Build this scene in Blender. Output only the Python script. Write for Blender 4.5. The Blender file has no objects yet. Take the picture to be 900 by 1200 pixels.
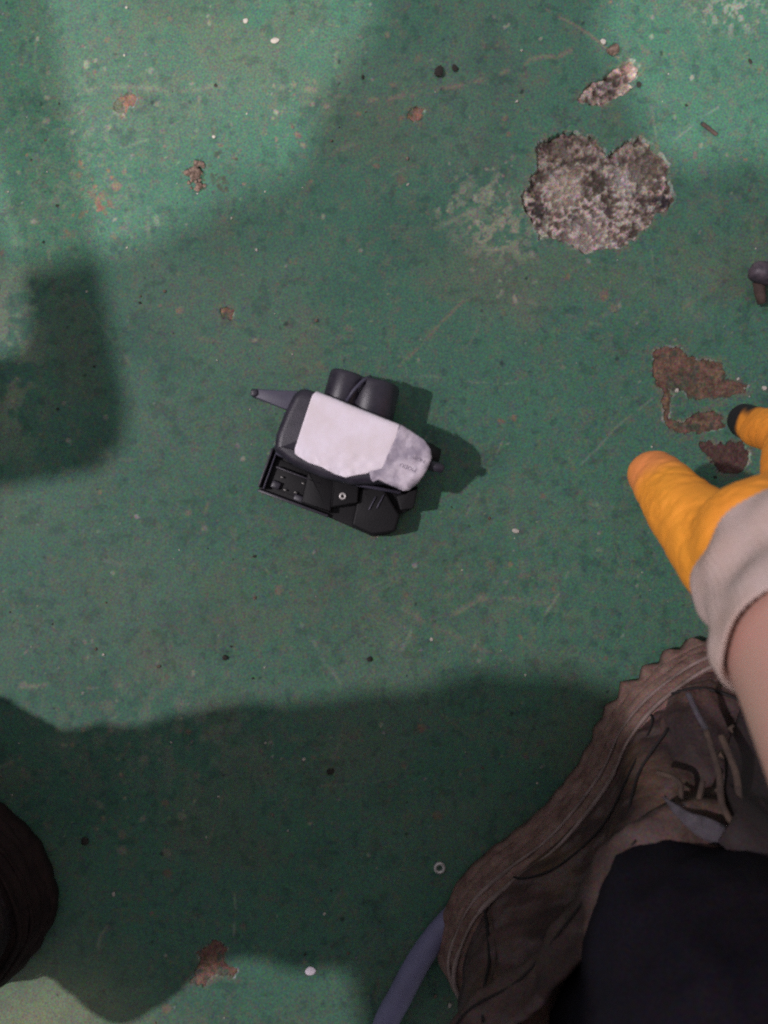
import bpy, bmesh, math, random
import numpy as np
from mathutils import Vector, Matrix
from mathutils.geometry import delaunay_2d_cdt

random.seed(7)
rng = np.random.default_rng(7)
sc = bpy.context.scene
COL = sc.collection
H = 0.46            # height of the phone camera above the floor (m)
S = 2000.0          # photograph pixels per metre at floor level

# ------------------------------------------------------------------ camera
cd = bpy.data.cameras.new('camera')
cam = bpy.data.objects.new('camera', cd)
COL.objects.link(cam)
cam.location = (0, 0, H)
cd.sensor_fit = 'VERTICAL'
cd.sensor_height = 32.0
cd.lens = 16.0 / (0.3 / H)
cd.clip_start = 0.01
cd.clip_end = 60
cd.dof.use_dof = True
cd.dof.focus_distance = H - 0.015
cd.dof.aperture_fstop = cd.lens / 4.6
sc.camera = cam

# ------------------------------------------------------------------ light
world = bpy.data.worlds.new('World')
sc.world = world
world.use_nodes = True
bg = world.node_tree.nodes['Background']
bg.inputs[0].default_value = (0.93, 0.92, 1.0, 1)
bg.inputs[1].default_value = 0.47


def lamp(name, loc, target, power, size, color, spread=1.2):
    ld = bpy.data.lights.new(name, 'SPOT')
    ld.energy = power
    ld.shadow_soft_size = size
    ld.color = color
    ld.spot_size = spread
    ld.spot_blend = 0.6
    o = bpy.data.objects.new(name, ld)
    COL.objects.link(o)
    o.location = loc
    o.rotation_euler = (Vector(target) - Vector(loc)).to_track_quat('-Z', 'Y').to_euler()
    return o


lamp('work_lamp', (-2.43, 0.06, 3.15), (0, 0, 0), 440, 0.055, (1.0, 0.93, 0.97))
lamp('work_lamp', (0.02, -3.56, 4.6), (0.0, 0.2, 0), 1700, 0.055, (1.0, 0.97, 0.93))
sc.view_settings.view_transform = 'Standard'
sc.view_settings.look = 'None'
sc.view_settings.exposure = 0.0
sc.view_settings.gamma = 1.0
sc.cycles.max_bounces = 6
sc.cycles.pixel_filter_type = 'BLACKMAN_HARRIS'
sc.cycles.filter_width = 2.2
sc.cycles.use_denoising = False
sc.cycles.sample_clamp_indirect = 2.0
sc.cycles.sample_clamp_direct = 3.0


# ------------------------------------------------------------------ helpers
def P(px, py, z=0.0):
    """point of the place seen at photo pixel (px, py) if it lies at height z"""
    k = (H - z) / H / S
    return Vector(((px - 450) * k, (600 - py) * k, z))


def hsh(ix, iy, seed):
    n = (ix.astype(np.int64) * 374761393 + iy.astype(np.int64) * 668265263 + seed * 1442695041) & 0xffffffff
    n = ((n ^ (n >> 13)) * 1274126177) & 0xffffffff
    n = (n ^ (n >> 16)) & 0xffffffff
    return n / 4294967295.0


def vn(x, y, seed=0):
    ix = np.floor(x); iy = np.floor(y)
    fx = x - ix; fy = y - iy
    fx = fx * fx * (3 - 2 * fx); fy = fy * fy * (3 - 2 * fy)
    a = hsh(ix, iy, seed); b = hsh(ix + 1, iy, seed)
    c = hsh(ix, iy + 1, seed); d = hsh(ix + 1, iy + 1, seed)
    return (a * (1 - fx) + b * fx) * (1 - fy) + (c * (1 - fx) + d * fx) * fy


def fbm(x, y, f, oct=4, seed=0, gain=0.5):
    x = np.asarray(x, float); y = np.asarray(y, float)
    s = 0; a = 1; t = 0
    for i in range(oct):
        s = s + a * vn(x * f + 17.3 * i, y * f - 9.1 * i, seed + i * 31)
        t += a; a *= gain; f *= 2.03
    return s / t


def sstep(a, b, x):
    t = np.clip((x - a) / (b - a), 0, 1)
    return t * t * (3 - 2 * t)


def link(name, verts, faces, material, parent=None, base=None, smooth=True, colors=None, fast_quads=None):
    """one mesh object; verts in world coordinates"""
    v = np.asarray(verts, float)
    if base is None:
        if parent is not None:
            base = (v.min(0) + v.max(0)) / 2
        else:
            base = (v.min(0) + v.max(0)) / 2
            base[2] = v[:, 2].min()
    base = np.asarray(base, float)
    v = v - base
    me = bpy.data.meshes.new(name)
    if fast_quads is not None:
        q = fast_quads.astype(np.int32)
        me.vertices.add(len(v)); me.vertices.foreach_set('co', v.ravel())
        me.loops.add(q.size); me.loops.foreach_set('vertex_index', q.ravel())
        me.polygons.add(len(q))
        me.polygons.foreach_set('loop_start', np.arange(len(q), dtype=np.int32) * 4)
        me.polygons.foreach_set('loop_total', np.full(len(q), 4, dtype=np.int32))
        me.update(calc_edges=True); me.validate()
    else:
        me.from_pydata([tuple(p) for p in v], [], [tuple(int(i) for i in f) for f in faces])
        me.update()
    if smooth:
        me.polygons.foreach_set('use_smooth', np.ones(len(me.polygons), dtype=bool))
    if colors is not None:
        at = me.color_attributes.new('paint', 'FLOAT_COLOR', 'POINT')
        c = np.ones((len(v), 4)); c[:, :3] = colors
        at.data.foreach_set('color', c.ravel())
    me.materials.append(material)
    o = bpy.data.objects.new(name, me)
    COL.objects.link(o)
    if parent is not None:
        o.parent = parent
        pb = Vector(parent['wbase']) if 'wbase' in parent else Vector((0, 0, 0))
        o.location = Vector(base) - pb
    else:
        o.location = base
    o['wbase'] = [float(b) for b in base]
    return o


def empty(name, loc):
    o = bpy.data.objects.new(name, None)
    o.empty_display_size = 0.02
    COL.objects.link(o)
    o.location = loc
    o['wbase'] = [float(b) for b in loc]
    return o


def tag(o, label=None, cat=None, group=None, kind=None):
    if label: o['label'] = label
    if cat: o['category'] = cat
    if group: o['group'] = group
    if kind: o['kind'] = kind
    return o


def mat(name, color, rough=0.6, color2=None, scale=60, amt=0.5, grain=0.25, gscale=1400, bump=0.2, bscale=400,
        attr=False, spec=0.4, metallic=0.0, trans=0.0, alpha=1.0, sub=0.0, lo=0.35, hi=0.65):
    m = bpy.data.materials.new(name)
    m.use_nodes = True
    nt = m.node_tree; N = nt.nodes; L = nt.links
    b = N['Principled BSDF']
    b.inputs['Roughness'].default_value = rough
    b.inputs['Specular IOR Level'].default_value = spec
    b.inputs['Metallic'].default_value = metallic
    b.inputs['Transmission Weight'].default_value = trans
    b.inputs['Alpha'].default_value = alpha
    if sub:
        b.inputs['Subsurface Weight'].default_value = sub
        b.inputs['Subsurface Scale'].default_value = 0.004
    tc = N.new('ShaderNodeTexCoord')
    if attr:
        src = N.new('ShaderNodeAttribute'); src.attribute_name = 'paint'
        cur = src.outputs['Color']
    else:
        n1 = N.new('ShaderNodeTexNoise'); n1.inputs['Scale'].default_value = scale
        n1.inputs['Detail'].default_value = 6; n1.inputs['Roughness'].default_value = 0.65
        L.new(tc.outputs['Object'], n1.inputs['Vector'])
        rp = N.new('ShaderNodeMapRange')
        rp.inputs['From Min'].default_value = lo; rp.inputs['From Max'].default_value = hi
        rp.inputs['To Max'].default_value = amt
        L.new(n1.outputs['Fac'], rp.inputs['Value'])
        mx = N.new('ShaderNodeMix'); mx.data_type = 'RGBA'
        mx.inputs[6].default_value = (*color, 1)
        mx.inputs[7].default_value = (*(color2 or color), 1)
        L.new(rp.outputs['Result'], mx.inputs[0])
        cur = mx.outputs[2]
    if grain > 0:
        n2 = N.new('ShaderNodeTexNoise'); n2.inputs['Scale'].default_value = gscale
        n2.inputs['Detail'].default_value = 2.0; n2.inputs['Roughness'].default_value = 0.7
        L.new(tc.outputs['Object'], n2.inputs['Vector'])
        sb = N.new('ShaderNodeVectorMath'); sb.operation = 'SUBTRACT'
        sb.inputs[1].default_value = (0.5, 0.5, 0.5)
        L.new(n2.outputs['Color'], sb.inputs[0])
        ml = N.new('ShaderNodeVectorMath'); ml.operation = 'SCALE'; ml.inputs['Scale'].default_value = grain * 4
        L.new(sb.outputs[0], ml.inputs[0])
        ad = N.new('ShaderNodeVectorMath'); ad.operation = 'ADD'; ad.inputs[1].default_value = (1, 1, 1)
        L.new(ml.outputs[0], ad.inputs[0])
        mu = N.new('ShaderNodeVectorMath'); mu.operation = 'MULTIPLY'
        L.new(cur, mu.inputs[0]); L.new(ad.outputs[0], mu.inputs[1])
        mm = N.new('ShaderNodeVectorMath'); mm.operation = 'MAXIMUM'; mm.inputs[1].default_value = (0.002, 0.002, 0.002)
        L.new(mu.outputs[0], mm.inputs[0])
        cur = mm.outputs[0]
    L.new(cur, b.inputs['Base Color'])
    if bump > 0:
        n3 = N.new('ShaderNodeTexNoise'); n3.inputs['Scale'].default_value = bscale
        n3.inputs['Detail'].default_value = 4
        L.new(tc.outputs['Object'], n3.inputs['Vector'])
        bp = N.new('ShaderNodeBump'); bp.inputs['Strength'].default_value = bump
        bp.inputs['Distance'].default_value = 0.001
        L.new(n3.outputs['Fac'], bp.inputs['Height'])
        L.new(bp.outputs['Normal'], b.inputs['Normal'])
    return m


M = {}
M['floor'] = mat('painted_floor', (0, 0, 0), attr=True, rough=0.62, grain=0.62, gscale=1000, bump=0.16, bscale=260, spec=0.22)
M['concrete'] = mat('bare_concrete', (0, 0, 0), attr=True, rough=0.95, grain=0.6, gscale=1000, bump=0.6, bscale=900, spec=0.15)
M['plastic'] = mat('dark_plastic', (0.014, 0.011, 0.020), rough=0.42, color2=(0.050, 0.040, 0.058), scale=90, grain=0.2, bump=0.12, bscale=1500, spec=0.5)
M['plastic_grey'] = mat('dusty_plastic', (0.050, 0.045, 0.072), rough=0.5, color2=(0.085, 0.075, 0.11), scale=120, grain=0.15, bump=0.12, bscale=1500, spec=0.5)
M['plastic_black'] = mat('black_plastic', (0.0035, 0.003, 0.0042), rough=0.6, color2=(0.008, 0.0065, 0.008), scale=120, grain=0.2, bump=0.15, bscale=1200, spec=0.3)
M['label'] = mat('paper_label', (0.82, 0.73, 0.81), rough=0.55, color2=(0.72, 0.62, 0.64), scale=55, amt=0.9, grain=0.04, bump=0.05, bscale=300, spec=0.3)
M['label_dirty'] = mat('paper_edge', (0.55, 0.47, 0.42), rough=0.6, color2=(0.5, 0.42, 0.42), scale=150, grain=0.06, bump=0.05)
M['tape'] = mat('crumpled_tape', (0.30, 0.255, 0.315), rough=0.45, color2=(0.60, 0.52, 0.58), scale=60, amt=1.0, grain=0.05, bump=0.25, bscale=180, spec=0.5, lo=0.42, hi=0.6)
M['ink'] = mat('grey_ink', (0.24, 0.20, 0.26), rough=0.6, color2=(0.42, 0.36, 0.42), scale=500, amt=0.9, grain=0.0, bump=0)
M['steel'] = mat('bright_steel', (0.62, 0.58, 0.56), rough=0.35, metallic=0.35, color2=(0.4, 0.36, 0.34), scale=300, grain=0.05, bump=0.05)
M['pin'] = mat('dull_contact', (0.20, 0.19, 0.18), rough=0.4, metallic=0.5, grain=0.05, bump=0)
M['sole'] = mat('dusty_sole', (0.112, 0.062, 0.052), rough=0.85, color2=(0.24, 0.150, 0.125), scale=90, amt=0.9, grain=0.6, bump=0.5, bscale=500, spec=0.2)
M['sole_shaded'] = mat('shaded_sole', (0.011, 0.006, 0.006), rough=0.9, color2=(0.026, 0.014, 0.012), scale=75, amt=0.9, grain=0.6, bump=0.5, bscale=500, spec=0.2)  # left shoe's sole: same rubber with its shade put into the colour
M['welt'] = mat('welt_line', (0.27, 0.19, 0.175), rough=0.8, color2=(0.12, 0.085, 0.075), scale=60, amt=0.9, grain=0.2, bump=0.3)
M['leather'] = mat('worn_leather', (0, 0, 0), attr=True, rough=0.75, grain=0.55, gscale=850, bump=0.45, bscale=420, spec=0.25)
M['seam'] = mat('dark_seam', (0.012, 0.009, 0.010), rough=0.8, grain=0.2, bump=0)
M['lace'] = mat('dirty_lace', (0.030, 0.020, 0.019), rough=0.9, color2=(0.095, 0.060, 0.042), scale=120, amt=0.9, grain=0.2, bump=0.5, bscale=1500)
M['tonguegrey'] = mat('grey_webbing', (0.075, 0.064, 0.078), rough=0.9, color2=(0.035, 0.028, 0.033), scale=200, amt=0.9, grain=0.3, bump=0.6, bscale=1500)
M['trouser'] = mat('dark_trouser', (0.0055, 0.0045, 0.0085), rough=0.95, color2=(0.013, 0.008, 0.012), scale=30, grain=0.8, gscale=800, bump=0.35, bscale=900, spec=0.12)
M['jacket'] = mat('work_jacket', (0.03, 0.035, 0.05), rough=0.95, color2=(0.05, 0.05, 0.06), scale=30, grain=0.2, bump=0.3, spec=0.15)
M['skin'] = mat('skin', (0.47, 0.285, 0.225), rough=0.5, color2=(0.50, 0.26, 0.215), scale=28, amt=0.8, grain=0.09, bump=0.15, bscale=700, sub=0.15)
M['hair'] = mat('hair', (0.02, 0.015, 0.012), rough=0.7, grain=0.3, bump=0.6, bscale=300)
M['glove'] = mat('coated_glove', (0, 0, 0), attr=True, rough=0.6, grain=0.09, bump=0.3, bscale=330, spec=0.45)
M['knit'] = mat('knit_cuff', (0.53, 0.405, 0.375), rough=0.95, color2=(0.45, 0.32, 0.27), scale=45, amt=0.9, grain=0.08, bump=0.6, bscale=1300, spec=0.15)
M['hose'] = mat('grey_hose', (0.17, 0.16, 0.27), rough=0.6, color2=(0.12, 0.11, 0.18), scale=80, grain=0.12, bump=0.15)
M['rust'] = mat('rusty_steel', (0.035, 0.020, 0.018), rough=0.8, color2=(0.12, 0.075, 0.06), scale=150, grain=0.2, bump=0.5)
M['darksteel'] = mat('dark_steel', (0.020, 0.018, 0.027), rough=0.5, color2=(0.14, 0.10, 0.12), scale=90, amt=0.8, grain=0.15, bump=0.25, metallic=0.2)
M['palestone'] = mat('pale_grit', (0.44, 0.39, 0.35), rough=0.85, color2=(0.30, 0.25, 0.2), scale=200, grain=0.1, bump=0.3)
M['crumb'] = mat('dark_grit', (0.018, 0.015, 0.014), rough=0.9, color2=(0.05, 0.04, 0.03), scale=300, grain=0.2, bump=0.4)
M['brown'] = mat('brown_clod', (0.055, 0.033, 0.024), rough=0.95, color2=(0.22, 0.15, 0.12), scale=420, amt=1.0, grain=0.25, bump=0.8, bscale=900)
M['added_crate'] = mat('shadow_crate_plastic', (0.02, 0.05, 0.09), rough=0.5, color2=(0.03, 0.06, 0.1), grain=0.1, bump=0.1)


# ------------------------------------------------------------------ floor
def W(pts, sx=1.0, ox=0, oy=0):
    return np.array([((ox + x / sx - 450) / S, (600 - (oy + y / sx)) / S) for x, y in pts])


def poly_sdf(x, y, poly):
    d = np.full(x.shape, 1e9); ins = np.zeros(x.shape, bool)
    n = len(poly)
    for i in range(n):
        ax, ay = poly[i]; bx, by = poly[(i + 1) % n]
        ex, ey = bx - ax, by - ay
        t = np.clip(((x - ax) * ex + (y - ay) * ey) / (ex * ex + ey * ey + 1e-12), 0, 1)
        d = np.minimum(d, np.hypot(x - ax - t * ex, y - ay - t * ey))
        c = ((ay > y) != (by > y)) & (x < (bx - ax) * (y - ay) / (by - ay + 1e-15) + ax)
        ins ^= c
    return np.where(ins, -d, d)


PATCH = [
    ('big', W([(190,150),(240,115),(310,95),(380,100),(440,125),(480,170),(492,212),(520,185),(560,150),(640,120),(680,150),(730,190),(760,240),(765,320),(795,385),(760,430),(700,465),(650,530),(590,580),(540,605),(470,600),(400,635),(340,600),(290,565),(200,555),(165,490),(125,440),(125,370),(160,300),(190,260),(185,200)], 3.75, 580, 130)),
    ('pale', W([(140,625),(200,560),(280,490),(360,460),(440,380),(540,340),(600,290),(650,340),(670,380),(650,440),(590,490),(610,550),(570,590),(460,630),(340,690),(240,680),(150,660)], 7.5, 660, 30)),
    ('brown', W([(40,90),(100,50),(240,60),(300,120),(400,140),(530,160),(570,220),(590,300),(700,310),(750,340),(720,380),(610,400),(560,430),(440,420),(330,430),(270,370),(160,350),(158,580),(200,608),(300,600),(380,540),(460,520),(560,560),(570,640),(480,680),(300,690),(130,640),(112,580),(118,350),(50,310),(30,200)], 6.43, 760, 400)),
    ('red', W([(370,740),(520,780),(720,760),(760,900),(700,990),(540,990),(480,900),(400,810)], 6.43, 760, 400)),
    ('flat', W([(366,655),(385,615),(375,600),(400,585),(415,578),(435,590),(425,620),(452,632),(452,646),(420,642),(400,650),(392,662)], 1.636, 0, 750)),
    ('flat', W([(268,242),(285,222),(305,216),(318,232),(300,252),(292,270),(272,262)], 2.0, 0, 0)),
    ('flat', W([(514,724),(530,720),(549,727),(543,740),(538,751),(527,742),(518,738)], 2.0, 0, 0)),
    ('flat', W([(56,268),(72,252),(92,262),(84,280),(60,284)], 2.0, 450, 0)),
]


def jit(x, y, a=0.0024):
    return (x + (fbm(x, y, 320, 4, 91) - 0.5) * 2 * a, y + (fbm(x, y, 320, 4, 57) - 0.5) * 2 * a)


STEP = 0.0008
def axis(lim, far):
    a = np.arange(-lim, lim + 1e-9, STEP)
    e = []; s = STEP; p = lim
    while p < far:
        s *= 1.25; p += s; e.append(p)
    e = np.array(e)
    return np.concatenate([-e[::-1], a, e])


gx = axis(0.245, 6.0); gy = axis(0.325, 6.0)
X, Y = np.meshgrid(gx, gy)
base = np.array([0.066, 0.165, 0.114])
C = np.ones(X.shape + (3,)) * base
cl = fbm(X, Y, 9, 5, 3)
C *= (0.86 + 0.28 * cl)[..., None]
# broad thin greyish rubbed film, darker grime
rub = sstep(0.50, 0.72, fbm(X, Y, 16, 6, 11)) * (0.4 + 0.9 * fbm(X, Y, 90, 4, 12))
def mixc(mask, col):
    global C
    m = np.clip(mask, 0, 1)[..., None]
    C = C * (1 - m) + np.array(col) * m
mixc(rub * 0.20, (0.18, 0.20, 0.155))
mixc(sstep(0.55, 0.75, fbm(X, Y, 30, 5, 21)) * 0.22, (0.02, 0.06, 0.05))
mixc(sstep(0.56, 0.72, fbm(X, Y, 22, 5, 33)) * 0.20, (0.16, 0.13, 0.085))
mixc(sstep(0.60, 0.70, fbm(X * 1.0, Y * 0.7, 240, 4, 41)) * 0.22, (0.17, 0.17, 0.13))
mixc(sstep(0.62, 0.72, fbm(X, Y, 330, 3, 43)) * 0.25, (0.20, 0.13, 0.10))
mixc(sstep(0.62, 0.74, fbm(X, Y, 170, 3, 47)) * 0.30, (0.015, 0.045, 0.04))
# paler yellowish area bottom left, paler mottled patch at the left edge
PXg = X * S + 450; PYg = 600 - Y * S
def blob(px, py, rx, ry, ang=0):
    c, s = math.cos(ang), math.sin(ang)
    dx = PXg - px; dy = PYg - py
    return np.exp(-(((dx * c + dy * s) / rx) ** 2 + ((-dx * s + dy * c) / ry) ** 2))
mixc(blob(40, 1190, 110, 60) * 0.55 * (0.6 + 0.8 * fbm(X, Y, 60, 4, 5)), (0.34, 0.36, 0.22))
mixc(blob(15, 420, 36, 110) * sstep(0.42, 0.6, fbm(X, Y, 120, 5, 6)) * 0.55, (0.30, 0.33, 0.22))
mixc(blob(200, 860, 160, 70) * sstep(0.45, 0.65, fbm(X, Y, 150, 5, 8)) * 0.32, (0.26, 0.25, 0.20))
mixc(blob(585, 265, 42, 40, 0.3) * sstep(0.50, 0.62, fbm(X, Y, 260, 4, 9)) * 0.65, (0.36, 0.33, 0.24))
mixc(blob(545, 235, 55, 35) * sstep(0.52, 0.65, fbm(X, Y, 260, 4, 10)) * 0.5, (0.30, 0.30, 0.22))
mixc(blob(560, 690, 190, 90) * sstep(0.5, 0.7, fbm(X, Y, 160, 5, 14)) * 0.3, (0.24, 0.20, 0.15))
mixc(blob(860, 15, 40, 20) * sstep(0.48, 0.6, fbm(X, Y, 320, 4, 15)) * 0.5, (0.45, 0.42, 0.35))
mixc(blob(90, 180, 90, 120) * sstep(0.56, 0.68, fbm(X, Y, 330, 4, 16)) * 0.2, (0.33, 0.30, 0.23))
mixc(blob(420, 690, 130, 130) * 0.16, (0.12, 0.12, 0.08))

def stroke(pts, wid, col, op, sm=0.5, seed=0):
    """a soft broken scuff or scratch along photo points (marks on the paint itself)"""
    global C
    p = W(pts)
    d = np.full(X.shape, 1e9)
    x0, y0 = p.min(0) - wid * 4 - 0.004; x1, y1 = p.max(0) + wid * 4 + 0.004
    ii = np.where((gy > y0) & (gy < y1))[0]; jj = np.where((gx > x0) & (gx < x1))[0]
    if not len(ii) or not len(jj): return
    sl = (slice(ii[0], ii[-1] + 1), slice(jj[0], jj[-1] + 1))
    x = X[sl] + (fbm(X[sl], Y[sl], 80, 3, seed + 7) - 0.5) * wid * 3
    y = Y[sl] + (fbm(X[sl], Y[sl], 80, 3, seed + 8) - 0.5) * wid * 3
    d = np.full(x.shape, 1e9)
    for (ax, ay), (bx, by) in zip(p[:-1], p[1:]):
        ex, ey = bx - ax, by - ay
        t = np.clip(((x - ax) * ex + (y - ay) * ey) / (ex * ex + ey * ey), 0, 1)
        d = np.minimum(d, np.hypot(x - ax - t * ex, y - ay - t * ey))
    m = np.exp(-(d / wid) ** 2) * op * sstep(0.38, 0.62, fbm(X[sl], Y[sl], 140, 3, seed + 3))
    C[sl] = C[sl] * (1 - m[..., None]) + np.array(col) * m[..., None]


stroke([(330,98),(390,112),(450,118),(540,102),(620,72),(680,55)], 0.0015, (0.28, 0.20, 0.16), 0.55, seed=1)
stroke([(60,100),(200,105),(330,100)], 0.0018, (0.26, 0.24, 0.18), 0.4, seed=2)
stroke([(640,10),(690,40),(725,68)], 0.0007, (0.30, 0.20, 0.16), 0.6, seed=3)
stroke([(470,430),(510,385),(545,350)], 0.0010, (0.22, 0.17, 0.12), 0.6, seed=4)
stroke([(600,185),(560,240),(520,262)], 0.0016, (0.30, 0.29, 0.22), 0.5, seed=5)
stroke([(20,805),(60,800),(105,770)], 0.0012, (0.30, 0.28, 0.18), 0.6, seed=6)
stroke([(500,740),(560,700),(640,705)], 0.0018, (0.27, 0.24, 0.18), 0.5, seed=7)
stroke([(800,360),(830,340),(860,310)], 0.0012, (0.2, 0.17, 0.12), 0.5, seed=8)
stroke([(380,450),(330,400),(200,395)], 0.0014, (0.22, 0.18, 0.13), 0.35, seed=9)
stroke([(440,700),(560,760),(690,800)], 0.0012, (0.24, 0.22, 0.17), 0.35, seed=10)
for k in range(110):
    px = random.uniform(-30, 930); py = random.uniform(-30, 1230)
    a = random.uniform(0, 6.28); l = random.uniform(6, 60)
    q = [(px, py), (px + l * math.cos(a), py + l * math.sin(a)), (px + 2 * l * math.cos(a + 0.06), py + 2 * l * math.sin(a + 0.06))]
    col = random.choice([(0.33, 0.30, 0.23), (0.28, 0.19, 0.14), (0.26, 0.27, 0.2), (0.02, 0.05, 0.045), (0.4, 0.38, 0.3)])
    stroke(q, random.uniform(0.0004, 0.0013), col, random.uniform(0.12, 0.42), seed=20 + k)

def spots(n, rmin, rmax, col, op, seed, centre=None, spread=None):
    r = np.random.default_rng(seed)
    for k in range(n):
        if centre:
            x = (centre[0] - 450) / S + r.normal() * spread / S; y = (600 - centre[1]) / S + r.normal() * spread / S
        else:
            x = r.uniform(-0.24, 0.24); y = r.uniform(-0.32, 0.32)
        rad = rmin + (rmax - rmin) * r.random() ** 3
        i0, i1 = np.searchsorted(gy, [y - 3 * rad, y + 3 * rad]); j0, j1 = np.searchsorted(gx, [x - 3 * rad, x + 3 * rad])
        if i1 <= i0 or j1 <= j0: continue
        sl = (slice(i0, i1), slice(j0, j1))
        dx = (X[sl] - x); dy = (Y[sl] - y)
        an = r.uniform(0, 3.14); el = r.uniform(0.5, 1)
        u = dx * math.cos(an) + dy * math.sin(an); v = -dx * math.sin(an) + dy * math.cos(an)
        d = np.hypot(u, v / el) * (0.7 + 0.6 * vn(X[sl] * 900, Y[sl] * 900, k))
        m = sstep(rad * 1.3, rad * 0.6, d)[..., None] * op * r.uniform(0.4, 1)
        cc = np.array(col) * r.uniform(0.75, 1.2)
        C[sl] = C[sl] * (1 - m) + cc * m

spots(420, 0.0005, 0.0018, (0.38, 0.34, 0.28), 0.6, 1)
spots(330, 0.0006, 0.0032, (0.25, 0.15, 0.11), 0.75, 2)
spots(200, 0.0006, 0.0016, (0.02, 0.03, 0.03), 0.85, 3)
spots(60, 0.0006, 0.0024, (0.36, 0.31, 0.25), 0.45, 4, (100, 130), 70)
spots(90, 0.0006, 0.0026, (0.40, 0.36, 0.28), 0.6, 5, (585, 260), 35)
spots(35, 0.001, 0.003, (0.26, 0.13, 0.09), 0.8, 6, (110, 228), 16)
spots(30, 0.0006, 0.002, (0.30, 0.22, 0.17), 0.6, 7, (345, 120), 30)
spots(26, 0.0008, 0.0026, (0.06, 0.035, 0.028), 0.8, 8, (258, 205), 12)
spots(40, 0.001, 0.003, (0.30, 0.26, 0.2), 0.6, 9, (130, 890), 70)

C *= 0.79
Zf = (fbm(X, Y, 7, 3, 71) - 0.5) * 0.0006 + (fbm(X, Y, 60, 4, 72) - 0.5) * 0.00035
fade = sstep(0.6, 0.35, np.maximum(np.abs(X), np.abs(Y)))
Zf = Zf * fade
JX, JY = jit(X, Y)
for nm, poly in PATCH:
    sd = poly_sdf(JX, JY, poly)
    rim = sstep(0.0026, 0.0, sd) * (sd > 0)
    deep = 0.0050 if nm in ('big', 'pale') else 0.0016
    Zf = np.where(sd < 0, -deep - 0.0015, Zf)
    Zf = np.where((sd >= 0) & (nm == 'big'), Zf + 0.0005 * rim, Zf)
    mixc(rim * (0.35 if nm != 'big' else 0.25), (0.10, 0.11, 0.08))
    lip = sstep(0.0012, 0.0002, sd) * (sd > 0) * sstep(0.5, 0.6, fbm(X, Y, 130, 3, 77))
    mixc(lip * 0.6, (0.40, 0.42, 0.36))
    mixc(sstep(0.006, 0.0, sd) * (sd > 0) * sstep(0.5, 0.65, fbm(X, Y, 300, 3, 78)) * 0.5, (0.16, 0.11, 0.08))
ny, nx = X.shape
idx = np.arange(ny * nx).reshape(ny, nx)
quads = np.stack([idx[:-1, :-1], idx[:-1, 1:], idx[1:, 1:], idx[1:, :-1]], -1).reshape(-1, 4)
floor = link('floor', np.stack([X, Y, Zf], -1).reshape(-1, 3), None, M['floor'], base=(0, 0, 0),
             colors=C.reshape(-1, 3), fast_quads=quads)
tag(floor, 'worn green painted concrete floor with scuffs and chipped paint', kind='structure')

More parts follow.
